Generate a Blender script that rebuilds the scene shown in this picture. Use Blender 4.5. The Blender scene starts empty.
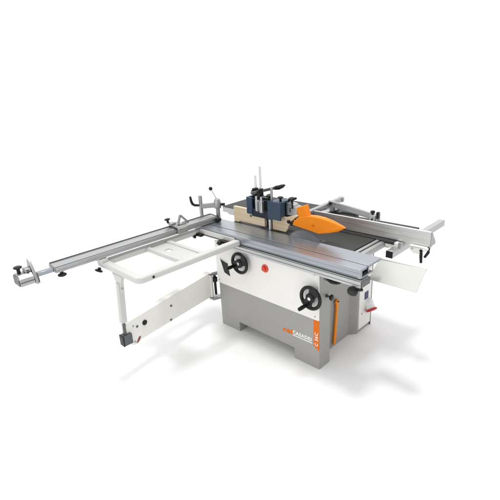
import bpy, bmesh, math, random
from mathutils import Vector, Matrix
random.seed(4)
scn = bpy.context.scene
COL = scn.collection
PI = math.pi

# ------------------------------------------------------------------ materials
def new_mat(name):
    m = bpy.data.materials.new(name); m.use_nodes = True
    nt = m.node_tree
    return m, nt, nt.nodes['Principled BSDF']

def noise(nt, scale, detail=3, stretch=None, rough=.55):
    tc = nt.nodes.new('ShaderNodeTexCoord')
    mp = nt.nodes.new('ShaderNodeMapping')
    if stretch: mp.inputs['Scale'].default_value = stretch
    nt.links.new(tc.outputs['Object'], mp.inputs['Vector'])
    n = nt.nodes.new('ShaderNodeTexNoise')
    n.inputs['Scale'].default_value = scale
    n.inputs['Detail'].default_value = detail
    n.inputs['Roughness'].default_value = rough
    nt.links.new(mp.outputs['Vector'], n.inputs['Vector'])
    return n

def ramp(nt, fac, stops):
    r = nt.nodes.new('ShaderNodeValToRGB')
    el = r.color_ramp.elements
    while len(el) < len(stops): el.new(.5)
    for e, (p, c) in zip(el, stops):
        e.position = p; e.color = (*c, 1) if len(c) == 3 else c
    nt.links.new(fac, r.inputs['Fac'])
    return r

def paint(name, col, rough=.42, var=.05, bump=.06, metal=0.0, bscale=420, coat=0.0):
    m, nt, b = new_mat(name)
    n = noise(nt, 7, 4)
    lo = tuple(c * (1 - var) for c in col); hi = tuple(min(1, c * (1 + var)) for c in col)
    r = ramp(nt, n.outputs['Fac'], [(.3, lo), (.7, hi)])
    nt.links.new(r.outputs['Color'], b.inputs['Base Color'])
    n2 = noise(nt, bscale, 2)
    bp = nt.nodes.new('ShaderNodeBump'); bp.inputs['Strength'].default_value = bump
    bp.inputs['Distance'].default_value = .0015
    nt.links.new(n2.outputs['Fac'], bp.inputs['Height'])
    nt.links.new(bp.outputs['Normal'], b.inputs['Normal'])
    n3 = noise(nt, 18, 3)
    rr = ramp(nt, n3.outputs['Fac'], [(.3, (rough - .05,) * 3), (.7, (rough + .08,) * 3)])
    nt.links.new(rr.outputs['Color'], b.inputs['Roughness'])
    b.inputs['Metallic'].default_value = metal
    b.inputs['Coat Weight'].default_value = coat
    return m

def brushed(name, col, stretch, rough=.32, metal=.85, var=.12, bump=.08):
    m, nt, b = new_mat(name)
    n = noise(nt, 1, 5, stretch)
    lo = tuple(c * (1 - var) for c in col); hi = tuple(min(1, c * (1 + var)) for c in col)
    r = ramp(nt, n.outputs['Fac'], [(.25, lo), (.75, hi)])
    nt.links.new(r.outputs['Color'], b.inputs['Base Color'])
    rr = ramp(nt, n.outputs['Fac'], [(.25, (rough - .06,) * 3), (.75, (rough + .1,) * 3)])
    nt.links.new(rr.outputs['Color'], b.inputs['Roughness'])
    bp = nt.nodes.new('ShaderNodeBump'); bp.inputs['Strength'].default_value = bump
    bp.inputs['Distance'].default_value = .001
    nt.links.new(n.outputs['Fac'], bp.inputs['Height'])
    nt.links.new(bp.outputs['Normal'], b.inputs['Normal'])
    b.inputs['Metallic'].default_value = metal
    return m

M = {}
M['grey'] = paint('grey_hammer_paint', (.335, .33, .31), .45, .03, .10)
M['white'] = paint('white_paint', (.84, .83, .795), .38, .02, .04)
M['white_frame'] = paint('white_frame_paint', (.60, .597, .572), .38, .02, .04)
M['alu_x'] = brushed('anodised_table_aluminium', (.37, .395, .43), (3, 260, 260), .30, .8)
M['alu_rail'] = brushed('anodised_rail_aluminium', (.52, .53, .53), (3, 260, 260), .38, .7)
M['alu_y'] = brushed('anodised_fence_aluminium', (.42, .425, .432), (260, 3, 260), .36, .75)
M['alu_rip'] = brushed('brushed_rip_aluminium', (.74, .74, .73), (4, 200, 200), .34, .75, .16)
M['alu_tube'] = brushed('anodised_tube_aluminium', (.47, .475, .47), (220, 3, 220), .38, .7)
M['alu_cast'] = paint('cast_aluminium', (.43, .435, .43), .42, .08, .2, .75, 160)
M['steel'] = brushed('bright_steel', (.78, .79, .80), (120, 120, 4), .26, .9, .06)
M['dark_steel'] = paint('dark_steel', (.12, .125, .13), .4, .1, .1, .6)
M['cast'] = brushed('ground_cast_iron', (.04, .042, .041), (6, 160, 160), .5, .08, .18)
M['cast'].node_tree.nodes['Principled BSDF'].inputs['Specular IOR Level'].default_value = .22
M['cast_side'] = paint('cast_iron_side', (.10, .103, .10), .55, .1, .15, .3)
M['black'] = paint('black_plastic', (.012, .012, .013), .36, .2, .06)
M['black'].node_tree.nodes['Principled BSDF'].inputs['Specular IOR Level'].default_value = .25
M['black_gloss'] = paint('black_glossy_plastic', (.010, .010, .011), .3, .2, .03, 0, 300, .0)
M['black_gloss'].node_tree.nodes['Principled BSDF'].inputs['Specular IOR Level'].default_value = .3
M['orange'] = paint('orange_plastic', (.90, .255, .004), .4, .03, .05)
M['orange'].node_tree.nodes['Principled BSDF'].inputs['Specular IOR Level'].default_value = .25
M['orange_print'] = paint('orange_print', (.74, .155, .004), .5, .02, .02)
M['orange_print'].node_tree.nodes['Principled BSDF'].inputs['Specular IOR Level'].default_value = .2
M['white_print'] = paint('white_print', (.86, .86, .85), .5, .01, .02)
M['red'] = paint('red_plastic', (.55, .012, .02), .3, .05, .03)
M['red_button'] = paint('red_button_plastic', (.70, .06, .03), .32, .05, .03)
M['blue'] = paint('blue_grey_paint', (.026, .055, .098), .36, .08, .08)
M['blue_shade'] = paint('blue_recess_shade', (.012, .018, .028), .5, .08, .08)  # hood blue darkened, recess shade put into the colour
M['flap'] = paint('cream_white_sheet', (.64, .638, .605), .4, .02, .04)
M['switch'] = paint('dark_blue_switch', (.02, .02, .10), .4, .1, .02)
M['edge_grey'] = paint('dull_grey_edge', (.14, .145, .15), .45, .08, .1, .5)
M['rust_red'] = paint('dull_red_brown', (.22, .05, .03), .5, .1, .05)
M['dark_gap'] = paint('dark_recess', (.02, .02, .02), .7, .1, .1)
M['floor'] = paint('studio_white', (.89, .89, .89), .75, .004, .0)

def wood():
    m, nt, b = new_mat('beech_plywood')
    n = noise(nt, 1, 6, (5, 40, 46), .6)
    r = ramp(nt, n.outputs['Fac'], [(.25, (.64, .47, .29)), (.5, (.76, .62, .43)), (.75, (.82, .70, .52))])
    nt.links.new(r.outputs['Color'], b.inputs['Base Color'])
    b.inputs['Roughness'].default_value = .55
    bp = nt.nodes.new('ShaderNodeBump'); bp.inputs['Strength'].default_value = .12
    bp.inputs['Distance'].default_value = .001
    nt.links.new(n.outputs['Fac'], bp.inputs['Height'])
    nt.links.new(bp.outputs['Normal'], b.inputs['Normal'])
    return m
M['wood'] = wood()

# ------------------------------------------------------------------ mesh helpers
def B(): return bmesh.new()

def box(b, x0, x1, y0, y1, z0, z1):
    v = [b.verts.new(p) for p in ((x0,y0,z0),(x1,y0,z0),(x1,y1,z0),(x0,y1,z0),(x0,y0,z1),(x1,y0,z1),(x1,y1,z1),(x0,y1,z1))]
    for f in ((3,2,1,0),(4,5,6,7),(0,1,5,4),(1,2,6,5),(2,3,7,6),(3,0,4,7)):
        b.faces.new([v[i] for i in f])
    return b

def prism(b, pts, axis, a0, a1):
    def P(p, a):
        if axis == 'x': return (a, p[0], p[1])
        if axis == 'y': return (p[0], a, p[1])
        return (p[0], p[1], a)
    u = [b.verts.new(P(p, a0)) for p in pts]
    w = [b.verts.new(P(p, a1)) for p in pts]
    n = len(pts)
    b.faces.new(u); b.faces.new(list(reversed(w)))
    for i in range(n):
        j = (i + 1) % n
        b.faces.new((u[j], u[i], w[i], w[j]))
    return b

def basis(d):
    d = Vector(d).normalized()
    a = Vector((0, 0, 1)) if abs(d.z) < .95 else Vector((0, 1, 0))
    s = d.cross(a).normalized(); t = s.cross(d).normalized()
    return d, s, t

def cyl(b, p0, p1, r0, r1=None, n=24):
    if r1 is None: r1 = r0
    return lathe(b, p0, Vector(p1) - Vector(p0), [(r0, 0), (r1, (Vector(p1) - Vector(p0)).length)], n)

def lathe(b, p0, d, prof, n=28, caps=True):
    p0 = Vector(p0); d, s, t = basis(d)
    rings = []
    for r, h in prof:
        c = p0 + d * h
        rings.append([b.verts.new(c + s * (r * math.cos(2*PI*i/n)) + t * (r * math.sin(2*PI*i/n))) for i in range(n)])
    for a, c in zip(rings, rings[1:]):
        for i in range(n):
            j = (i + 1) % n
            b.faces.new((a[i], a[j], c[j], c[i]))
    if caps:
        b.faces.new(list(reversed(rings[0]))); b.faces.new(rings[-1])
    return b

def bar(b, p0, p1, w, h, up=(0, 0, 1)):
    """a straight bar of section w x h from p0 to p1"""
    p0 = Vector(p0); p1 = Vector(p1); d = (p1 - p0).normalized()
    s = d.cross(Vector(up)).normalized(); t = s.cross(d).normalized()
    v = []
    for p in (p0, p1):
        for a, c in ((-1,-1),(1,-1),(1,1),(-1,1)):
            v.append(b.verts.new(p + s * (a * w / 2) + t * (c * h / 2)))
    for f in ((3,2,1,0),(4,5,6,7),(0,1,5,4),(1,2,6,5),(2,3,7,6),(3,0,4,7)):
        b.faces.new([v[i] for i in f])
    return b

def tube(b, pts, r, n=14, closed=False):
    pts = [Vector(p) for p in pts]; rings = []; N = len(pts)
    prev = None
    for i, p in enumerate(pts):
        if closed: d = pts[(i+1) % N] - pts[i-1]
        else: d = pts[min(i+1, N-1)] - pts[max(i-1, 0)]
        d.normalize()
        if prev is None: _, s, t = basis(d)
        else:
            s = (prev - d * prev.dot(d)).normalized(); t = s.cross(d)
        prev = s
        t = d.cross(s)
        rr = r[i] if isinstance(r, (list, tuple)) else r
        rings.append([b.verts.new(p + s * (rr * math.cos(2*PI*k/n)) + t * (rr * math.sin(2*PI*k/n))) for k in range(n)])
    pairs = list(zip(rings, rings[1:]))
    for a, c in pairs:
        for k in range(n):
            j = (k + 1) % n
            b.faces.new((a[k], a[j], c[j], c[k]))
    if closed:
        a, c = rings[-1], rings[0]
        best = min(range(n), key=lambda o: sum((a[k].co - c[(k + o) % n].co).length for k in range(n)))
        for k in range(n):
            j = (k + 1) % n
            b.faces.new((a[k], a[j], c[(j + best) % n], c[(k + best) % n]))
    else:
        b.faces.new(list(reversed(rings[0]))); b.faces.new(rings[-1])
    return b

def sphere(b, c, r, n=18):
    bmesh.ops.create_uvsphere(b, u_segments=n, v_segments=n // 2, radius=r, matrix=Matrix.Translation(c))
    return b

def obj(name, b, mat, parent=None, bevel=.0022, smooth=True):
    bmesh.ops.recalc_face_normals(b, faces=b.faces)
    me = bpy.data.meshes.new(name); b.to_mesh(me); b.free()
    o = bpy.data.objects.new(name, me); COL.objects.link(o)
    me.materials.append(mat)
    if smooth:
        for p in me.polygons: p.use_smooth = True
        me.set_sharp_from_angle(angle=math.radians(32))
    if bevel:
        md = o.modifiers.new('edge', 'BEVEL'); md.width = bevel; md.segments = 2
        md.limit_method = 'ANGLE'; md.angle_limit = math.radians(40); md.use_clamp_overlap = True
    if parent is not None:
        o.parent = parent
        if parent.type == 'EMPTY': o.location = -parent.location
    return o

def thing(name, label, cat, loc):
    o = bpy.data.objects.new(name, None); COL.objects.link(o)
    o.empty_display_size = .1; o.location = loc
    o['label'] = label; o['category'] = cat
    return o

def knob(b, p, d, r=.014, stem=.02, h=.012):
    """lobed clamping knob on a stem, growing from p along d"""
    lathe(b, p, d, [(r*.42, 0), (r*.42, stem), (r*.55, stem), (r, stem + h*.35), (r*1.02, stem + h*.75), (r*.75, stem + h), (r*.2, stem + h*1.05)], 16)
    return b

# ------------------------------------------------------------------ floor
b = B()
N = 96
ring = [(-.4 + 5.5*math.cos(2*PI*i/N), .3 + 5.5*math.sin(2*PI*i/N)) for i in range(N)]
b.faces.new([b.verts.new((x, y, 0)) for x, y in ring])
fl = obj('floor', b, M['floor'], None, 0, False)
fl['kind'] = 'structure'

# ------------------------------------------------------------------ the machine
mach = thing('woodworking_machine', 'grey and white machine cabinet with two black handwheels and a dark cast iron table', 'machine', (-.5, .38, 0))

b = B()
prism(b, [(-1,0),(-.79,0),(-.79,.086),(-.22,.086),(-.22,0),(0,0),(0,.745),(-1,.745)], 'y', 0, .125)
base = obj('cabinet', b, M['grey'], mach, .004)
b = B()
prism(b, [(-.93,.124),(-.085,.124),(-.088,.512),(-.044,.56),(-.05,.763),(-.93,.763)], 'z', 0.0, .80)
obj('rear_cabinet', b, M['grey'], mach, .003)
b = B(); prism(b, [(-1.003,.392),(.0015,.390),(.0015,.752),(-1.003,.752)], 'y', -.012, -.0005)
fp = obj('front_panel', b, M['white'], mach, .003)
# scale slot: raised plate, its dark colour standing in for the opening's shade
b = B(); prism(b, [(-.945,.612),(-.865,.592),(-.845,.485),(-.905,.502)], 'y', -.0150, -.0125)
obj('slot_shade_plate', b, M['dark_gap'], fp, 0)
b = B(); prism(b, [(-.950,.617),(-.945,.612),(-.865,.592),(-.862,.596)], 'y', -.018, -.0125)
prism(b, [(-.945,.612),(-.950,.617),(-.910,.499),(-.905,.502)], 'y', -.018, -.0125)
obj('slot_frame', b, M['white'], fp, 0)
for sx, sz in ((-.975,.73),(-.975,.42),(-.03,.72),(-.028,.415)):
    b = B(); lathe(b, (sx, -.012, sz), (0,-1,0), [(.006,0),(.006,.002),(.004,.0035)], 12)
    obj('screw', b, M['alu_cast'], fp, 0)

# stop button
b = B(); lathe(b, (-.462,-.012,.652), (0,-1,0), [(.030,0),(.030,.006),(.024,.009)], 30)
sb = obj('stop_button', b, M['red_button'], mach, 0)
b = B(); lathe(b, (-.462,-.021,.652), (0,-1,0), [(.015,0),(.015,.006),(.017,.010),(.017,.014),(.012,.018)], 30)
obj('button_cap', b, M['red_button'], sb, 0)

# handwheels
def handwheel(cx, cz, ang):
    y = -.052; R = .074
    b = B()
    tube(b, [(cx + R*math.cos(a), y, cz + R*math.sin(a)) for a in [2*PI*i/40 for i in range(40)]], .0125, 12, True)
    # two wide webs leaving two round openings
    for s in (0, 1):
        a0 = ang + s*PI
        d = Vector((math.cos(a0), 0, math.sin(a0))); t = Vector((-math.sin(a0), 0, math.cos(a0)))
        c = Vector((cx, y, cz))
        pts = [c + t*.030, c + d*.03 + t*.028, c + d*.072 + t*.046, c + d*.072 - t*.046, c + d*.03 - t*.028, c - t*.030]
        prism(b, [(p.x, p.z) for p in pts], 'y', y - .006, y + .006)
    lathe(b, (cx, -.013, cz), (0,-1,0), [(.020,0),(.020,.028),(.034,.034),(.034,.048),(.026,.055)], 30)
    w = obj('handwheel', b, M['black_gloss'], mach, .0015)
    b = B(); lathe(b, (cx, -.068, cz), (0,-1,0), [(.012,0),(.012,.002),(.009,.0045)], 24)
    obj('hub_cap', b, M['steel'], w, 0)
    ha = ang + PI
    hx, hz = cx + .068*math.cos(ha), cz + .068*math.sin(ha)
    b = B(); lathe(b, (hx, -.060, hz), (0,-1,0), [(.008,0),(.008,.008),(.0125,.012),(.0145,.04),(.0125,.072),(.007,.077)], 20)
    obj('handle', b, M['black_gloss'], w, 0)
handwheel(-.034, .568, math.radians(62))
handwheel(-.685, .648, math.radians(30))

# printed marks on the grey front
def text(s, size, loc, rot, mat, parent, name, off=.0, xs=1.0, ext=.0006):
    cu = bpy.data.curves.new(name, 'FONT'); cu.body = s; cu.size = size
    cu.extrude = ext; cu.offset = off; cu.space_character = 1.14
    cu.resolution_u = 3
    to = bpy.data.objects.new(name, cu); COL.objects.link(to)
    dg = bpy.context.evaluated_depsgraph_get(); dg.update()
    me = bpy.data.meshes.new_from_object(to.evaluated_get(dg))
    bpy.data.objects.remove(to); bpy.data.curves.remove(cu)
    mt = Matrix.Translation(loc) @ rot @ Matrix.Diagonal((xs, 1, 1, 1))
    me.transform(mt); me.name = name
    me.materials.clear(); me.materials.append(mat)
    o = bpy.data.objects.new(name, me); COL.objects.link(o)
    o.parent = parent
    if parent.type == 'EMPTY': o.location = -parent.location
    return o
RX = Matrix.Rotation(PI/2, 4, 'X')
text('CASADEI', .0385, (-.231, -.0012, .2035), RX, M['white_print'], base, 'lettering', .0015, .985)
b = B(); box(b, -.231, -.058, -.0015, -.0003, .1875, .1945)
obj('lettering_underline', b, M['white_print'], base, 0)
b = B()
for k in range(3):
    x = -.330 + k*.031; t_ = .219 + .004*k
    prism(b, [(x, .192), (x+.019, .192), (x+.028, .203), (x+.028, .192) if k else (x+.029, .203), (x+.036, .192) if k else (x+.030, .204), (x+.036, t_), (x+.022, t_)], 'y', -.0015, -.0003)
obj('logo', b, M['orange_print'], base, 0)
b = B(); prism(b, [(-.047,.178),(-.0005,.150),(-.0005,.3885),(-.047,.3885)], 'y', -.0018, -.0003)
st = obj('model_stripe', b, M['orange_print'], base, 0)
text('C 36C', .036, (-.0115, -.0024, .182), RX @ Matrix.Rotation(PI/2, 4, 'Z'), M['white_print'], st, 'stripe_lettering', .0007, 1.0)

# knob on the cabinet side and the locks under the rail
b = B(); cyl(b, (0, .075, .545), (.012, .075, .545), .012, None, 16); lathe(b, (.006,.075,.545), (1,0,0), [(.006,0),(.006,.03)], 14)
kb = obj('lock_shaft', b, M['dark_steel'], mach, 0)
b = B(); lathe(b, (.03,.075,.545), (1,0,0), [(.012,0),(.02,.006),(.021,.016),(.014,.022),(.004,.023)], 20)
obj('knob', b, M['black_gloss'], kb, 0)
b = B(); lathe(b, (.272,-.045,.722), (.25,-.8,-.45), [(.012,-.02),(.012,0),(.030,.004),(.033,.018),(.028,.030),(.010,.032)], 44)
obj('rail_knob', b, M['black_gloss'], mach, 0)
b = B(); lathe(b, (.310,-.035,.735), (.3,-.6,-.75), [(.012,-.02),(.014,.0),(.018,.004),(.018,.014),(.006,.018)], 16)
obj('rail_stop', b, M['black'], mach, 0)
b = B(); tube(b, [(.085,-.03,.737),(.093,-.035,.727),(.108,-.036,.721),(.128,-.036,.720),(.150,-.035,.723),(.168,-.033,.729),(.178,-.03,.737)], [.010,.011,.011,.011,.010,.009,.007], 18)
obj('rail_clamp', b, M['black'], mach, 0)
b = B(); lathe(b, (.075,-.036,.738), (0,-.4,-.9), [(.010,0),(.013,.004),(.013,.014),(.008,.018)], 20)
obj('rail_clamp_pivot', b, M['dark_steel'], mach, 0)
for x in (-.512, -.02):
    b = B(); lathe(b, (x,-.03,.746), (0,0,-1), [(.012,0),(.012,.008),(.008,.012)], 14)
    obj('rail_bolt', b, M['black'], mach, 0)

# guide rail
b = B()
prism(b, [(-.052,.742),(.05,.742),(.05,.787),(-.040,.787),(-.040,.781),(-.052,.781)], 'x', -.835, .322)
rail = obj('guide_rail', b, M['alu_rail'], mach, .0015)
b = B(); box(b, .322, .328, -.048, .046, .744, .785)
obj('end_cap', b, M['dark_steel'], rail, .001)
b = B(); box(b, -.83, .320, -.0535, -.0505, .758, .7605)
obj('rail_groove', b, M['dark_steel'], rail, 0)
b = B(); box(b, -.83, .05, -.030, .04, .787, .7945)
obj('rail_bearing', b, M['dark_gap'], rail, 0)

# main cast table with ribbed side
b = B()
box(b, -.99, .122, .194, .463, .836, .856)
box(b, -.985, .117, .197, .205, .796, .836)
box(b, .108, .117, .205, .46, .796, .836)
tab = obj('saw_table', b, M['cast'], mach, .002)
b = B()
lathe(b, (-.62,.30,.8562), (0,0,1), [(.100,0),(.100,.0022),(.070,.0022),(.068,.0004)], 48)
obj('spindle_ring', b, M['cast_side'], tab, 0)
b = B(); box(b, -.44, -.12, .212, .250, .8562, .8570)
ins = obj('blade_insert', b, M['cast_side'], tab, .0005)
b = B(); box(b, -.40, -.15, .226, .234, .8572, .8575)
obj('blade_slot', b, M['dark_gap'], ins, 0)
b = B(); box(b, -.441, -.438, .196, .46, .8562, .8567)
obj('table_joint', b, M['dark_gap'], tab, 0)

# planer tables behind the rip fence
b = B(); box(b, -1.43, -.575, .475, .985, .838, .857)
pt = obj('planer_table', b, M['cast'], mach, .002)
b = B(); box(b, -1.425, -.58, .470, .4745, .806, .852); box(b, -1.36, -.58, .475, .95, .790, .838)
obj('table_side', b, M['alu_rail'], pt, .002)
b = B(); box(b, -.425, .252, .475, .862, .838, .857)
prism(b, [(-.425,.50),(.2,.50),(.24,.56),(.24,.80),(-.425,.84)], 'z', .80, .838)
obj('planer_table', b, M['cast'], mach, .002)
b = B(); cyl(b, (-.572,.46,.822), (-.428,.46,.822), .034, None, 24)
cyl(b, (-.50,.50,.818), (-.50,.90,.818), .038, None, 28)
obj('cutter_block', b, M['dark_steel'], mach, .001)
b = B()
prism(b, [(-.57,.86),(-.43,.84),(-.40,.84),(-.40,.87),(-.30,.87),(-.26,.862),(-.26,.90),(-.57,.92)], 'z', .80, .874)
obj('planer_lip', b, M['cast_side'], mach, .004)
b = B(); box(b, -1.20, -.12, .50, .80, .70, .80)
obj('planer_bed', b, M['dark_steel'], mach, .003)

# right hand support extrusion, white cross rail, rear tube
b = B()
box(b, .128, .150, .196, .545, .806, .852); box(b, .158, .186, .196, .545, .806, .846); box(b, .150, .158, .196, .545, .806, .832)
se = obj('support_extrusion', b, M['alu_tube'], mach, .0015)
b = B(); box(b, .130, .184, .5452, .548, .808, .844)
obj('end_cap', b, M['black'], se, 0)
b = B(); box(b, .187, .278, .480, .520, .812, .853)
cr = obj('cross_rail', b, M['white'], mach, .003)
b = B(); box(b, .2785, .298, .484, .516, .816, .858)
obj('rail_clip', b, M['alu_cast'], cr, .002)
b = B(); lathe(b, (.275,.470,.812), (0,0,-1), [(.010,0),(.010,.014),(.006,.02)], 14)
obj('rail_foot', b, M['black'], cr, 0)
b = B(); bar(b, (.268,.392,.802), (.268,1.235,.802), .048, .048)
rt = obj('rear_tube', b, M['alu_tube'], mach, .006)
b = B(); bar(b, (.268,.384,.802), (.268,.3918,.802), .046, .046)
obj('end_cap', b, M['black'], rt, .002)

# side flap: thin white sheet sloping down to the front
b = B()
q = [(.255,.288,.806),(.560,.272,.817),(.570,.135,.722),(.245,.172,.700)]
n = (Vector(q[1]) - Vector(q[0])).cross(Vector(q[3]) - Vector(q[0])).normalized()*-.006
u = [b.verts.new(p) for p in q]; w = [b.verts.new(Vector(p) - n) for p in q]
b.faces.new(u); b.faces.new(list(reversed(w)))
for i in range(4):
    j = (i+1) % 4; b.faces.new((u[i], u[j], w[j], w[i]))
sf = obj('side_flap', b, M['flap'], mach, .0015)
b = B(); bar(b, (.13,.29,.800), (.56,.276,.810), .012, .012)
obj('flap_hinge', b, M['white_frame'], sf, .001)

# electrical panel and socket on the side
b = B(); box(b, -.052, -.038, .577, .752, .030, .770)
ep = obj('electrical_panel', b, M['white'], mach, .004)
b = B(); box(b, -.038, -.034, .648, .700, .268, .330)
obj('main_switch', b, M['switch'], ep, .002)
b = B(); lathe(b, (-.037,.615,.16), (1,0,0), [(.006,0),(.006,.003)], 12)
obj('panel_screw', b, M['alu_cast'], ep, 0)
b = B(); box(b, -.050, -.040, .7535, .766, .0, .775)
obj('panel_edge', b, M['dark_steel'], mach, .001)
d = Vector((.62, -.22, -.75)).normalized()
b = B(); lathe(b, (-.045,.71,.235), d, [(.040,0),(.040,.03),(.036,.034),(.036,.070)], 28)
so = obj('power_socket', b, M['white_print'], mach, .002)
b = B(); lathe(b, Vector((-.045,.71,.235)) + d*.070, d, [(.037,0),(.044,.002),(.044,.016),(.036,.016),(.034,.004)], 30)
obj('socket_ring', b, M['red'], so, .001)

# saw blade in the gap between carriage and table, with its teeth
def blade_mat():
    m, nt, bs = new_mat('ground_blade_steel')
    n = noise(nt, 60, 3)
    r = ramp(nt, n.outputs['Fac'], [(.3, (.27,.275,.28)), (.7, (.33,.335,.34))])
    nt.links.new(r.outputs['Color'], bs.inputs['Base Color'])
    bs.inputs['Metallic'].default_value = .9; bs.inputs['Roughness'].default_value = .34
    bs.inputs['Anisotropic'].default_value = .85
    tg = nt.nodes.new('ShaderNodeTangent'); tg.direction_type = 'RADIAL'; tg.axis = 'Y'
    nt.links.new(tg.outputs['Tangent'], bs.inputs['Tangent'])
    return m
bc = (-.262, .741); pts = []
NT = 72
for k in range(NT):
    for da, rr in ((0, .172), (.25, .1725), (.32, .181), (.62, .1795)):
        a = -2*PI*(k + da)/NT
        pts.append((bc[0] + rr*math.cos(a), bc[1] + rr*math.sin(a)))
b = B(); prism(b, pts, 'y', .1894, .1924)
obj('saw_blade', b, blade_mat(), mach, 0)

# ------------------------------------------------------------------ push stick
ps = B()
pts = [(-.072,.312,.392),(-.072,.317,.385),(-.070,.318,.372),(-.070,.312,.34),(-.070,.303,.24),(-.069,.294,.14),(-.068,.286,.045)]
L = [Vector(p) for p in pts]
prism(ps, [(.300,.398),(.318,.400),(.330,.388),(.331,.370),(.322,.30),(.312,.18),(.302,.045),(.296,.030),(.274,.034),(.277,.06),(.290,.20),(.301,.33),(.300,.365),(.292,.372),(.292,.385)], 'x', -.079, -.064)
pso = obj('push_stick', ps, M['orange'], None, .004)
pso['label'] = 'long orange push stick hanging upright on the grey cabinet side'; pso['category'] = 'push stick'
b = B(); cyl(b, (-.0845,.314,.384), (-.054,.314,.384), .006, None, 12)
obj('hanging_pin', b, M['dark_steel'], mach, 0)

# ------------------------------------------------------------------ sliding carriage
car = thing('sliding_carriage', 'long blue-grey aluminium sliding table resting on the guide rail along the machine front', 'sliding table', (-.43, .06, .797))
b = B()
prism(b, [(-.050,.800),(-.030,.800),(-.030,.842),(.020,.842),(.020,.848),(.0265,.848),(.0265,.857),(-.050,.857),(-.050,.834),(-.0475,.834),(-.0475,.830),(-.050,.830)], 'x', -1.185, .318)
prism(b, [(.0345,.857),(.0345,.848),(.041,.848),(.041,.842),(.188,.842),(.188,.857)], 'x', -1.185, .318)
prism(b, [(-.030,.797),(.090,.797),(.090,.806),(-.030,.806)], 'x', -1.18, .318)
box(b, -1.183, .31, .050, .062, .806, .842)
obj('table_extrusion', b, M['alu_x'], car, .0012)
b = B(); box(b, -1.183, .316, .0266, .0344, .843, .8475)
obj('clamp_slot', b, M['dark_steel'], car, 0)
b = B(); box(b, -1.18, .305, -.028, .048, .8065, .815)
obj('roller_track', b, M['dark_gap'], car, 0)
b = B(); box(b, -1.183, .300, -.051, -.0502, .8035, .8075)
obj('wiper_strip', b, M['dark_steel'], car, 0)

# ------------------------------------------------------------------ outrigger frame
out = thing('outrigger_frame', 'white rectangular outrigger table frame with cross plate, standing on a tall slim leg', 'frame', (-.92, -.45, .80))
Z0, Z1 = .793, .833
def rail_box(x0, x1, y0, y1): 
    bb = B(); box(bb, x0, x1, y0, y1, Z0, Z1); return bb
def arc(cx, cy, r, a0, a1, n=7):
    return [(cx + r*math.cos(math.radians(a0 + (a1-a0)*i/(n-1))), cy + r*math.sin(math.radians(a0 + (a1-a0)*i/(n-1)))) for i in range(n)]
b = B()
prism(b, [(-.662,-.052)] + arc(-.707,-.857,.045,0,-90) + [(-1.175,-.902),(-1.175,-.850)] + arc(-.725,-.840,.010,-90,0) + [(-.715,-.052)], 'z', Z0, Z1)
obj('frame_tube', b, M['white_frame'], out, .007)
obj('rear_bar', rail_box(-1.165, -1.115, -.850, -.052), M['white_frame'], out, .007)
b = B(); box(b, -1.115, -.715, -.062, -.0525, .803, .8405)
obj('inner_bar', b, M['white_frame'], out, .002)
# cross plate: two ribs and a lower web with an oblong hole between them
b = B(); box(b, -1.115, -.715, -.555, -.530, .800, .832); box(b, -1.115, -.715, -.385, -.350, .800, .832)
obj('cross_rib', b, M['white_frame'], out, .004)
b = B()
for x0, x1, y0, y1 in ((-1.115,-.985,-.530,-.385),(-.925,-.715,-.530,-.385),(-.985,-.925,-.530,-.490),(-.985,-.925,-.450,-.385)):
    box(b, x0, x1, y0, y1, .812, .822)
obj('cross_plate', b, M['white_frame'], out, 0)
b = B(); lathe(b, (-.6615,-.795,.813), (1,0,0), [(.008,0),(.008,.004),(.005,.006)], 14)
obj('frame_bolt', b, M['black'], out, 0)
# clamps against the carriage
b = B(); box(b, -1.112, -.718, -.066, -.0525, .7955, .8028)
obj('edge_seal', b, M['edge_grey'], out, 0)
for x, w in ((-1.100,.085),(-.795,.10)):
    b = B(); box(b, x - w/2, x + w/2, -.100, -.0665, .790, .812)
    lathe(b, (x - w*.28, -.095, .800), (-.2,-.7,-.5), [(.012,0),(.016,.01),(.022,.014),(.022,.028),(.012,.032)], 16)
    obj('clamp_knob', b, M['black'], out, .004)
b = B(); box(b, -1.168, -1.085, -.915, -.862, .8335, .8585)
obj('fence_bracket', b, M['white_frame'], out, .004)
b = B(); knob(b, (-1.125,-.912,.795), (0,-.5,-.87), .026, .012, .018)
obj('fence_knob', b, M['black'], out, 0)
b = B()
prism(b, [(-.985,.792),(-.865,.792),(-.895,.735),(-.905,.66),(-.950,.66),(-.955,.735)], 'y', -.902, -.878)
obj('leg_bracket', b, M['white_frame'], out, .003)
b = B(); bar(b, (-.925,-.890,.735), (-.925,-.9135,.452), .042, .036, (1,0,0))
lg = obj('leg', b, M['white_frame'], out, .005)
b = B(); bar(b, (-.925,-.9135,.4515), (-.925,-.917,.360), .016, .016, (1,0,0))
obj('leg_stem', b, M['dark_steel'], lg, .001)
b = B(); lathe(b, (-.903,-.893,.70), (1,0,-.1), [(.008,0),(.008,.006),(.004,.008)], 14)
obj('leg_bolt', b, M['alu_cast'], lg, 0)

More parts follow.
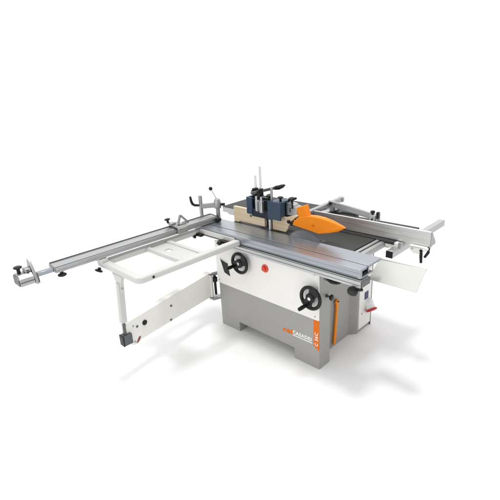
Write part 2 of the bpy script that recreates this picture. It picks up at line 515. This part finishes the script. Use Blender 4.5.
# ------------------------------------------------------------------ swing arm
arm = thing('swing_arm', 'deep white box-section swing arm hinged on the cabinet corner, reaching under the frame leg', 'support arm', (-1.05, -.06, .25))
A0 = Vector((-1.055,-.055,0)); AD = Vector((.125,-.815,0)); AL = AD.length; AD.normalize()
AN = Vector((-AD.y, AD.x, 0))           # towards the camera side (+x)
def arm_prism(prof, t0, t1):
    bb = B()
    u = [bb.verts.new(A0 + AD*s + AN*t0 + Vector((0,0,z))) for s, z in prof]
    w = [bb.verts.new(A0 + AD*s + AN*t1 + Vector((0,0,z))) for s, z in prof]
    bb.faces.new(u); bb.faces.new(list(reversed(w)))
    for i in range(len(prof)):
        j = (i+1) % len(prof); bb.faces.new((u[j], u[i], w[i], w[j]))
    return bb
prof = [(0,.253),(0,.466),(AL*1.0,.437),(AL*1.035,.428),(AL*1.045,.40),(AL*1.03,.285),(AL*1.01,.255),(AL*.98,.244),(AL*.95,.247),(AL*.92,.256)]
beam = obj('arm_beam', arm_prism(prof, -.055, 0), M['white'], arm, .004)
def disc_on_arm(s, z, r, name, mat, h=.003, r2=None):
    bb = B(); p = A0 + AD*(s*AL) + AN*.0003 + Vector((0,0,z))
    lathe(bb, p, AN, [(r,0),(r,h),(r*.6,h*1.2)], 20)
    return obj(name, bb, mat, beam, 0)
disc_on_arm(.852, .368, .019, 'plug', M['black'], .006)
disc_on_arm(.970, .388, .007, 'bolt', M['alu_cast'])
disc_on_arm(.932, .370, .009, 'bolt', M['dark_steel'])
disc_on_arm(.975, .268, .008, 'bolt', M['alu_cast'])
disc_on_arm(.538, .378, .009, 'bolt', M['dark_steel'])
disc_on_arm(.560, .268, .009, 'bolt', M['dark_steel'])
obj('arm_slot', arm_prism([(AL*.925,.262),(AL*.91,.285),(AL*.93,.288),(AL*.955,.262),(AL*.965,.248),(AL*.945,.25)], .0002, .002), M['rust_red'], beam, 0)
# hinge end
obj('end_plate', arm_prism([(-.028,.250),(-.028,.462),(-.0005,.464),(-.0005,.250)], -.06, .014), M['white'], arm, .004)
b = B(); hp = A0 - AD*.028 + AN*.0; 
cyl(b, hp + Vector((.012,.022,.262)), hp + Vector((.012,.022,.452)), .011, None, 16)
lathe(b, hp + Vector((.012,.022,.380)), (0,0,1), [(.020,0),(.022,.006),(.022,.036),(.016,.042)], 18)
hg = obj('hinge_pin', b, M['black'], arm, 0)
b = B(); prism(b, [(-1.075,-.062),(-1.02,-.062),(-1.0,-.002),(-1.0,.10),(-1.03,.10),(-1.075,-.01)], 'z', .232, .246)
obj('hinge_bracket', b, M['alu_cast'], arm, .002)
b = B(); prism(b, [(-1.07,-.055),(-1.03,-.055),(-1.0,-.002),(-1.0,.08),(-1.03,.08)], 'z', .452, .462)
obj('hinge_plate', b, M['dark_steel'], arm, .002)
# square foot tube with black end
b = B(); box(b, -.955, -.905, -.938, -.876, .284, .360)
ft = obj('foot_tube', b, M['dark_steel'], arm, .003)
b = B(); box(b, -.956, -.904, -.946, -.9385, .283, .361)
obj('end_cap', b, M['black'], ft, .002)

# ------------------------------------------------------------------ crosscut fence
fen = thing('crosscut_fence', 'long grey aluminium crosscut fence lying over the white frame, with a thin rod drawn out', 'fence', (-1.14, -.5, .862))
b = B()
prism(b, [(-1.190,.863),(-1.092,.863),(-1.092,.874),(-1.0955,.874),(-1.0955,.878),(-1.092,.878),(-1.092,.896),(-1.097,.899),(-1.180,.906),(-1.190,.906)], 'y', -1.20, .118)
fe = obj('fence_extrusion', b, M['alu_y'], fen, .0012)
b = B(); box(b, -1.186, -1.180, -1.199, .117, .9062, .9115)
obj('scale_strip', b, M['edge_grey'], fe, 0)
b = B(); box(b, -1.0985, -1.0945, -1.199, .117, .8985, .9010)
obj('groove', b, M['dark_steel'], fe, 0)
b = B(); prism(b, [(-1.190,.862),(-1.091,.862),(-1.091,.900),(-1.180,.909),(-1.190,.909)], 'y', .1185, .128)
obj('end_cap', b, M['black'], fen, .002)
b = B(); box(b, -1.0905, -1.060, .088, .128, .862, .893)
obj('angle_lock', b, M['black'], fen, .006)
b = B(); prism(b, [(-1.182,.866),(-1.10,.866),(-1.10,.894),(-1.182,.901)], 'y', -1.205, -1.2005)
obj('end_plate', b, M['alu_cast'], fen, .001)
b = B(); bar(b, (-1.130,-1.3015,.882), (-1.130,-1.2055,.882), .036, .024)
obj('extension_rod', b, brushed('blue_anodised_rod', (.33,.355,.40), (260,3,260), .3, .8), fen, .003)
b = B(); knob(b, (-1.105,-1.165,.8635), (0,0,-1), .026, .014, .018)
obj('fence_knob', b, M['black'], fen, 0)

# end stop carried by the rod
es = thing('rod_end_stop', 'chunky cast aluminium stop block with black knob at the end of the thin rod', 'end stop', (-1.13, -1.38, .85))
b = B()
prism(b, [(-1.190,.846),(-1.095,.846),(-1.090,.866),(-1.095,.893),(-1.118,.912),(-1.180,.912),(-1.192,.895)], 'y', -1.408, -1.326)
bk = obj('stop_block', b, M['alu_cast'], es, .004)
b = B(); box(b, -1.094, -1.089, -1.406, -1.328, .868, .873)
obj('block_groove', b, M['dark_steel'], bk, 0)
b = B(); prism(b, [(-1.186,.850),(-1.100,.850),(-1.096,.868),(-1.10,.890),(-1.121,.907),(-1.178,.907),(-1.187,.893)], 'y', -1.414, -1.4082)
obj('block_end', b, M['dark_steel'], bk, .001)
b = B()
prism(b, [(-1.192,.838),(-1.086,.838),(-1.086,.868),(-1.102,.905),(-1.122,.942),(-1.143,.972),(-1.158,.984),(-1.172,.978),(-1.186,.93)], 'y', -1.3255, -1.310)
obj('stop_fin', b, M['alu_y'], es, .003)
b = B(); prism(b, [(-1.186,.842),(-1.090,.842),(-1.090,.866),(-1.106,.90),(-1.182,.90)], 'y', -1.3097, -1.302)
obj('fin_pad', b, M['dark_steel'], es, .001)
b = B(); box(b, -1.170, -1.122, -1.362, -1.326, .9122, .936)
obj('rod_clamp', b, M['alu_cast'], es, .005)
b = B(); cyl(b, (-1.121,-1.345,.924), (-1.112,-1.345,.924), .007, None, 14)
obj('clamp_screw', b, M['dark_steel'], es, 0)
b = B(); knob(b, (-1.155,-1.386,.9122), (0,0,1), .024, .028, .016)
obj('knob', b, M['black'], es, 0)

# flip stop on the fence
fs = thing('flip_stop', 'small triangular flip stop with black knob sitting midway on the crosscut fence', 'fence stop', (-1.14, -.25, .906))
b = B(); prism(b, [(-1.198,.9125),(-1.198,.924),(-1.082,.922),(-1.070,.905),(-1.070,.866),(-1.088,.866),(-1.088,.9065),(-1.178,.9125)], 'y', -.290, -.200)
obj('stop_carrier', b, M['alu_cast'], fs, .002)
b = B()
bar(b, (-1.10,-.270,.922), (-1.10,-.240,.998), .016, .014); bar(b, (-1.10,-.240,.998), (-1.10,-.172,.926), .016, .014)
bar(b, (-1.10,-.272,.928), (-1.10,-.172,.928), .016, .012)
obj('stop_flag', b, M['alu_cast'], fs, .002)
b = B(); box(b, -1.19, -1.145, -.30, -.25, .9242, .938); 
obj('stop_base', b, M['alu_cast'], fs, .003)
b = B(); knob(b, (-1.18,-.300,.9382), (-.05,-.1,1), .022, .020, .014)
obj('knob', b, M['black'], fs, 0)

# ------------------------------------------------------------------ hold-down clamp
hd = thing('hold_down_clamp', 'eccentric hold-down clamp with ball lever and black grip standing behind the fence end', 'clamp', (-1.13, .16, .857))
b = B(); lathe(b, (-1.135,.165,.857), (0,0,1), [(.026,0),(.026,.008),(.017,.012),(.017,.125)], 24)
col = obj('column', b, M['alu_cast'], hd, 0)
b = B(); lathe(b, (-1.135,.165,.955), (0,0,1), [(.028,0),(.030,.005),(.030,.05),(.022,.075),(.010,.082)], 24)
obj('column_head', b, M['alu_cast'], hd, 0)
b = B(); bar(b, (-1.245,.080,.972), (-1.135,.165,.982), .022, .040)
obj('clamp_arm', b, M['alu_cast'], hd, .004)
b = B(); bar(b, (-1.245,.080,.880), (-1.245,.080,1.062), .026, .022, (0,1,0))
lathe(b, (-1.245,.080,.868), (0,0,1), [(.02,0),(.02,.012),(.008,.014)], 16)
obj('press_post', b, M['alu_cast'], hd, .004)
b = B(); tube(b, [(-1.258,.070,.980),(-1.285,.048,.982),(-1.300,.038,.992),(-1.308,.033,1.015),(-1.312,.030,1.055)], [.010,.011,.012,.011,.009], 12)
obj('grip', b, M['black'], hd, 0)
b = B(); cyl(b, (-1.135,.160,1.03), (-1.150,.125,1.112), .0055, None, 12)
lv = obj('lever', b, M['steel'], hd, 0)
b = B(); sphere(b, (-1.152,.121,1.122), .0155)
obj('ball_grip', b, M['black_gloss'], lv, 0)
b = B(); bar(b, (-1.112,.182,.985), (-1.085,.200,.985), .020, .020)
obj('clamp_bolt', b, M['black'], hd, .002)

# ------------------------------------------------------------------ shaper guard
sg = thing('spindle_guard', 'dark blue spindle moulder guard with two pale wooden fence boards and tall steel rods', 'moulder guard', (-.63, .25, .857))
b = B()
prism(b, [(-.985,.860),(-.935,.860),(-.918,.872),(-.650,.872),(-.650,.985),(-.985,.985)], 'y', .202, .224)
obj('fence_board', b, M['wood'], sg, .0015)
b = B()
prism(b, [(-.590,.860),(-.462,.860),(-.445,.885),(-.415,.945),(-.352,.998),(-.365,1.004),(-.46,.972),(-.590,.972)], 'y', .222, .240)
obj('fence_board', b, M['wood'], sg, .0015)
# hood: two cheeks, a back plate and a lower bridge
b = B()
box(b, -.818, -.760, .185, .200, .955, 1.086); box(b, -.818, -.806, .2002, .315, .955, 1.086)
obj('hood_cheek', b, M['blue'], sg, .003)
b = B()
box(b, -.582, -.462, .165, .180, .957, 1.090); box(b, -.474, -.462, .1802, .2215, .98, 1.090); box(b, -.474, -.462, .2416, .315, .98, 1.090); box(b, -.582, -.572, .1802, .315, .98, 1.090); box(b, -.571, -.475, .1802, .31, 1.078, 1.088)
obj('hood_cheek', b, M['blue'], sg, .003)
b = B(); box(b, -.8055, -.5825, .240, .256, .952, 1.084)  # back and bridge coloured dark, the hood recess's shade put into them
bp = obj('hood_back', b, M['black'], sg, .002)
b = B(); box(b, -.8055, -.5825, .2255, .2395, .930, 1.07); box(b, -.770, -.5825, .192, .2015, .940, 1.0)
obj('hood_bridge', b, M['blue_shade'], sg, .003)
b = B(); box(b, -.80, -.48, .3155, .328, .88, 1.05)
obj('hood_rear', b, M['blue'], sg, .003)
b = B(); lathe(b, (-.790, .2015, .935), (0,-1,0), [(.009,0),(.009,.004),(.005,.007)], 14)
obj('board_bolt', b, M['dark_steel'], sg, 0)
b = B(); lathe(b, (-.428, .2215, .947), (.3,-1,0), [(.012,0),(.014,.008),(.009,.016)], 14)
obj('board_bolt', b, M['black'], sg, 0)
b = B(); box(b, -.712, -.682, .172, .1915, .992, 1.074); box(b, -.672, -.640, .172, .1915, .985, 1.074); box(b, -.682, -.672, .180, .1915, 1.0, 1.066)
obj('pressure_block', b, M['alu_rail'], sg, .002)
b = B(); box(b, -.6515, -.6435, .1700, .1718, 1.0, 1.055)
obj('block_mark', b, M['dark_steel'], sg, 0)
# cutter spindle in the gap
b = B(); lathe(b, (-.598,.205,.857), (0,0,1), [(.011,0),(.011,.083)], 18)
obj('spindle_shaft', b, M['steel'], sg, 0)
b = B(); box(b, -.648, -.592, .2255, .30, .86, .929)  # black block put in as the darkness of the gap between boards
obj('spindle_gap_shade', b, M['black'], sg, 0)
# rods
def rod(x, y, z0, z1, w=.016, t=.010):
    bb = B(); box(bb, x - w/2, x + w/2, y - t/2, y + t/2, z0, z1)
    return obj('rod', bb, M['steel'], sg, .002)
rod(-.640, .166, 1.0, 1.335, .017)
rod(-.690, .166, 1.0, 1.266, .016)
b = B(); cyl(b, (-.572,.205,1.085), (-.572,.205,1.178), .0095, None, 18)
obj('rod', b, M['alu_cast'], sg, 0)
# horizontal bar along the depth with handle
b = B(); bar(b, (-.662,.085,1.152), (-.606,.270,1.160), .014, .020)
hb = obj('cross_bar', b, M['edge_grey'], sg, .003)
b = B(); tube(b, [(-.607,.266,1.160),(-.602,.285,1.160),(-.596,.315,1.158),(-.590,.350,1.162),(-.585,.372,1.166)], [.009,.015,.017,.014,.006], 14)
obj('handle', b, M['black'], hb, 0)
for x, y, z in ((-.642,.152,1.150),(-.691,.152,1.150)):
    b = B(); box(b, x-.014, x+.014, y-.012, y+.030, z-.034, z+.024)
    lathe(b, (x, y-.012, z+.004), (-.3,-1,0), [(.008,0),(.008,.006),(.011,.010),(.009,.015)], 14)
    obj('rod_clamp', b, M['black'], sg, .004)
for x, y in ((-.598,.20),(-.615,.23),(-.497,.215)):
    b = B(); knob(b, (x, y, 1.088), (0,0,1), .021, .020, .014)
    obj('knob', b, M['black'], sg, 0)
# aluminium slide block right of the hood
b = B(); box(b, -.461, -.372, .242, .300, .985, 1.058); prism(b, [(-.461,1.0585),(-.39,1.0585),(-.40,1.074),(-.461,1.080)], 'y', .244, .292)
sl = obj('slide_block', b, M['alu_rail'], sg, .004)
b = B(); box(b, -.440, -.425, .2405, .2418, 1.01, 1.045)
obj('block_mark', b, M['edge_grey'], sl, 0)
b = B(); lathe(b, (-.428,.262,1.072), (.0,-.2,1), [(.009,0),(.009,.022),(.022,.026),(.025,.036),(.020,.043),(.006,.045)], 20)
bar(b, (-.428,.262,1.098), (-.398,.275,1.112), .014, .016); bar(b, (-.428,.262,1.100), (-.462,.262,1.088), .014, .016); bar(b, (-.42,.255,1.095), (-.408,.238,1.04), .013, .013)
obj('star_knob', b, M['black'], sg, .003)

# ------------------------------------------------------------------ saw guard
gd = thing('saw_guard', 'bright orange plastic saw blade guard with pointed tail and square dust chimney', 'saw guard', (-.27, .27, .87))
yc, hw = .226, .026
b = B()
side = [(-.385,.935),(-.300,.926),(-.225,.918),(-.152,.911),(-.070,.931),(.000,.956),(.030,.977),(.040,.984),(.020,.991),(-.063,1.013),(-.126,1.023),(-.190,1.026),(-.250,1.021),(-.319,1.002),(-.366,.974)]
m = len(side)
def wid(x):
    t = min(1, max(0, (x - .041)/-.18)); return .010 + (hw - .010)*t**.7
rows = []
for ky in (-1, -.75, .75, 1):
    sc = 1.0 if abs(ky) < 1 else .0
    row = []
    cx_, cz_ = -.19, .965
    for x, z in side:
        f = 1.0 if abs(ky) < 1 else .955
        row.append(b.verts.new((cx_ + (x - cx_)*f, yc + ky*wid(x), cz_ + (z - cz_)*f)))
    rows.append(row)
b.faces.new(rows[0]); b.faces.new(list(reversed(rows[-1])))
for r0, r1 in zip(rows, rows[1:]):
    for i in range(m):
        j = (i+1) % m; b.faces.new((r0[j], r0[i], r1[i], r1[j]))
obj('guard_shell', b, M['orange'], gd, .002)
b = B()
def frus(b, c0, c1, w0, w1, d0, d1):
    u = [b.verts.new((c0[0]+sx*w0, c0[1]+sy*d0, c0[2]+sx*.010)) for sx, sy in ((-1,-1),(1,-1),(1,1),(-1,1))]
    w = [b.verts.new((c1[0]+sx*w1, c1[1]+sy*d1, c1[2]+sx*.014)) for sx, sy in ((-1,-1),(1,-1),(1,1),(-1,1))]
    b.faces.new(list(reversed(u))); b.faces.new(w)
    for i in range(4):
        j = (i+1) % 4; b.faces.new((u[i], u[j], w[j], w[i]))
frus(b, (-.283,yc,.990), (-.310,yc,1.078), .040, .035, .022, .024)
obj('dust_chimney', b, M['orange'], gd, .004)
b = B(); prism(b, [(-.412,.940),(-.392,.958),(-.378,.950),(-.386,.925),(-.402,.922)], 'y', .206, .246)
obj('guard_nose', b, M['black'], gd, .004)
b = B(); lathe(b, (-.352, .2035,.985), (-.2,-1,0), [(.006,0),(.007,.004),(.004,.008)], 14)
obj('guard_bolt', b, M['black'], gd, 0)
b = B(); lathe(b, (-.20, .1998,.965), (0,-1,0), [(.010,0),(.010,.002),(.006,.004)], 18)
obj('guard_screw', b, M['orange_print'], gd, 0)

# ------------------------------------------------------------------ rip fence
rf = thing('rip_fence', 'bright brushed aluminium rip fence bar standing across the dark table with black levers below', 'rip fence', (0, .55, .857))
b = B()
prism(b, [(.517,.860),(.517,.956),(.522,.960),(.530,.958),(.592,.880),(.592,.860)], 'x', -.66, .472)
rb = obj('fence_bar', b, M['alu_rip'], rf, .0015)
b = B(); prism(b, [(.519,.862),(.519,.954),(.529,.955),(.589,.879),(.589,.862)], 'x', .4722, .4775)
obj('end_cap', b, M['alu_cast'], rb, .0012)
b = B()
prism(b, [(.350,.857),(.472,.857),(.472,.842),(.440,.822),(.425,.806),(.380,.806),(.350,.830)], 'y', .490, .560)
cr = obj('fence_carrier', b, M['white'], rf, .004)
b = B(); lathe(b, (.372,.4895,.838), (0,-1,0), [(.006,0),(.006,.003)], 12); box(b, .352, .440, .4885, .4897, .849, .852)
obj('carrier_trim', b, M['alu_cast'], cr, 0)
for p0, p1, p2 in (((.430,.495,.832),(.434,.486,.800),(.440,.482,.755)), ((.468,.51,.850),(.470,.506,.825),(.452,.500,.790))):
    b = B(); tube(b, [p0, p1, p2], [.008,.010,.008], 12); lathe(b, p0, (0,-1,0), [(.011,0),(.011,.006)], 12)
    obj('lever', b, M['black'], rf, 0)

# ------------------------------------------------------------------ bridge guard over the planer
bg = thing('planer_bridge_guard', 'grey angled planer guard arm with black clamp knobs rising behind the rip fence', 'planer guard', (-.3, .8, .9))
b = B()
bar(b, (-.446,.455,.946), (-.430,.890,.966), .036, .038)
br = obj('bracket_arm', b, M['alu_y'], bg, .008)
b = B(); lathe(b, (-.430,.895,.948), (0,0,1), [(.026,0),(.026,.034),(.02,.037)], 22)
obj('arm_tip', b, M['alu_y'], br, 0)
b = B(); bar(b, (-.520,.690,.872), (-.46,.90,.885), .06, .012); bar(b, (-.452,.80,.885), (-.44,.80,.950), .04, .03, (0,1,0))
obj('arm_base', b, M['alu_y'], bg, .004)
b = B(); bar(b, (-.430,.722,.972), (-.020,.690,.938), .022, .048)
ba = obj('guard_beam', b, M['alu_y'], bg, .005)
b = B(); lathe(b, (-.405,.708,.975), (0,-1,.0), [(.011,0),(.011,.008),(.006,.012)], 16)
obj('pivot_bolt', b, M['black'], ba, 0)
b = B(); box(b, -.038, .012, .655, .712, .892, .955); box(b, -.045, .020, .575, .712, .884, .893); box(b, .012, .03, .66, .70, .90, .975)
ce = obj('end_clamp', b, M['alu_cast'], bg, .004)
b = B(); lathe(b, (-.022,.68,.955), (0,0,1), [(.006,0),(.006,.006),(.016,.010),(.017,.024),(.010,.028)], 16)
obj('clamp_knob', b, M['black'], ce, 0)
b = B(); bar(b, (.030,.66,.935), (.030,.66,.985), .016, .026, (0,1,0))
obj('clamp_lever', b, M['black'], ce, .004)
b = B(); lathe(b, (-.012,.6548,.925), (0,-1,0), [(.007,0),(.007,.004)], 12)
obj('clamp_bolt', b, M['black'], ce, 0)

# ------------------------------------------------------------------ camera
cam = bpy.data.cameras.new('camera'); co = bpy.data.objects.new('camera', cam); COL.objects.link(co)
yaw, pit, rol = math.radians(-45.4957), math.radians(20.7066), math.radians(-3.3048)
f = Vector((math.sin(yaw)*math.cos(pit), math.cos(yaw)*math.cos(pit), -math.sin(pit)))
rt = f.cross(Vector((0,0,1))).normalized(); up = rt.cross(f)
R = rt*math.cos(rol) + up*math.sin(rol); U = -rt*math.sin(rol) + up*math.cos(rol)
co.matrix_world = Matrix(((R.x,U.x,-f.x,1.457),(R.y,U.y,-f.y,-2.040),(R.z,U.z,-f.z,1.853),(0,0,0,1)))
cam.sensor_width = 36; cam.lens = 36*425.67/500; cam.clip_end = 200; cam.clip_start = .05
scn.camera = co

# ------------------------------------------------------------------ light
w = bpy.data.worlds.new('World'); scn.world = w; w.use_nodes = True
nt = w.node_tree; bg_ = nt.nodes['Background']
tc = nt.nodes.new('ShaderNodeTexCoord')
dt = nt.nodes.new('ShaderNodeVectorMath'); dt.operation = 'DOT_PRODUCT'
dt.inputs[1].default_value = (-.46, .53, .70)       # the bright side: sweep behind the machine and ceiling
nt.links.new(tc.outputs['Generated'], dt.inputs[0])
rp = ramp(nt, dt.outputs['Value'], [(.05, (.46,.46,.465)), (.50, (.72,.72,.72)), (.73, (1.10,1.10,1.10)), (1, (1.42,1.42,1.42))])
mr = nt.nodes.new('ShaderNodeMapRange'); mr.inputs[1].default_value = -1; mr.inputs[2].default_value = 1
nt.links.new(dt.outputs['Value'], mr.inputs[0])
for l in list(rp.inputs['Fac'].links): nt.links.remove(l)
nt.links.new(mr.outputs[0], rp.inputs['Fac'])
nt.links.new(rp.outputs['Color'], bg_.inputs['Color']); bg_.inputs['Strength'].default_value = 1.0

def area(name, loc, target, size, power, col=(1,1,1)):
    l = bpy.data.lights.new(name, 'AREA'); l.shape = 'RECTANGLE'; l.size, l.size_y = size
    l.energy = power; l.color = col
    o = bpy.data.objects.new(name, l); COL.objects.link(o); o.location = loc
    o.rotation_euler = (Vector(target) - Vector(loc)).to_track_quat('-Z', 'Y').to_euler()
    return o
area('overhead_softbox', (-.1, .2, 8.0), (-.1, .2, 0), (1.2, 1.2), 225)
area('front_softbox', (.1, -6.5, 2.2), (-.4, 0, .5), (2.6, 2.6), 75)

scn.view_settings.view_transform = 'Standard'
scn.view_settings.look = 'None'
scn.view_settings.exposure = 0; scn.view_settings.gamma = 1
scn.render.film_transparent = False
scn.cycles.use_denoising = True
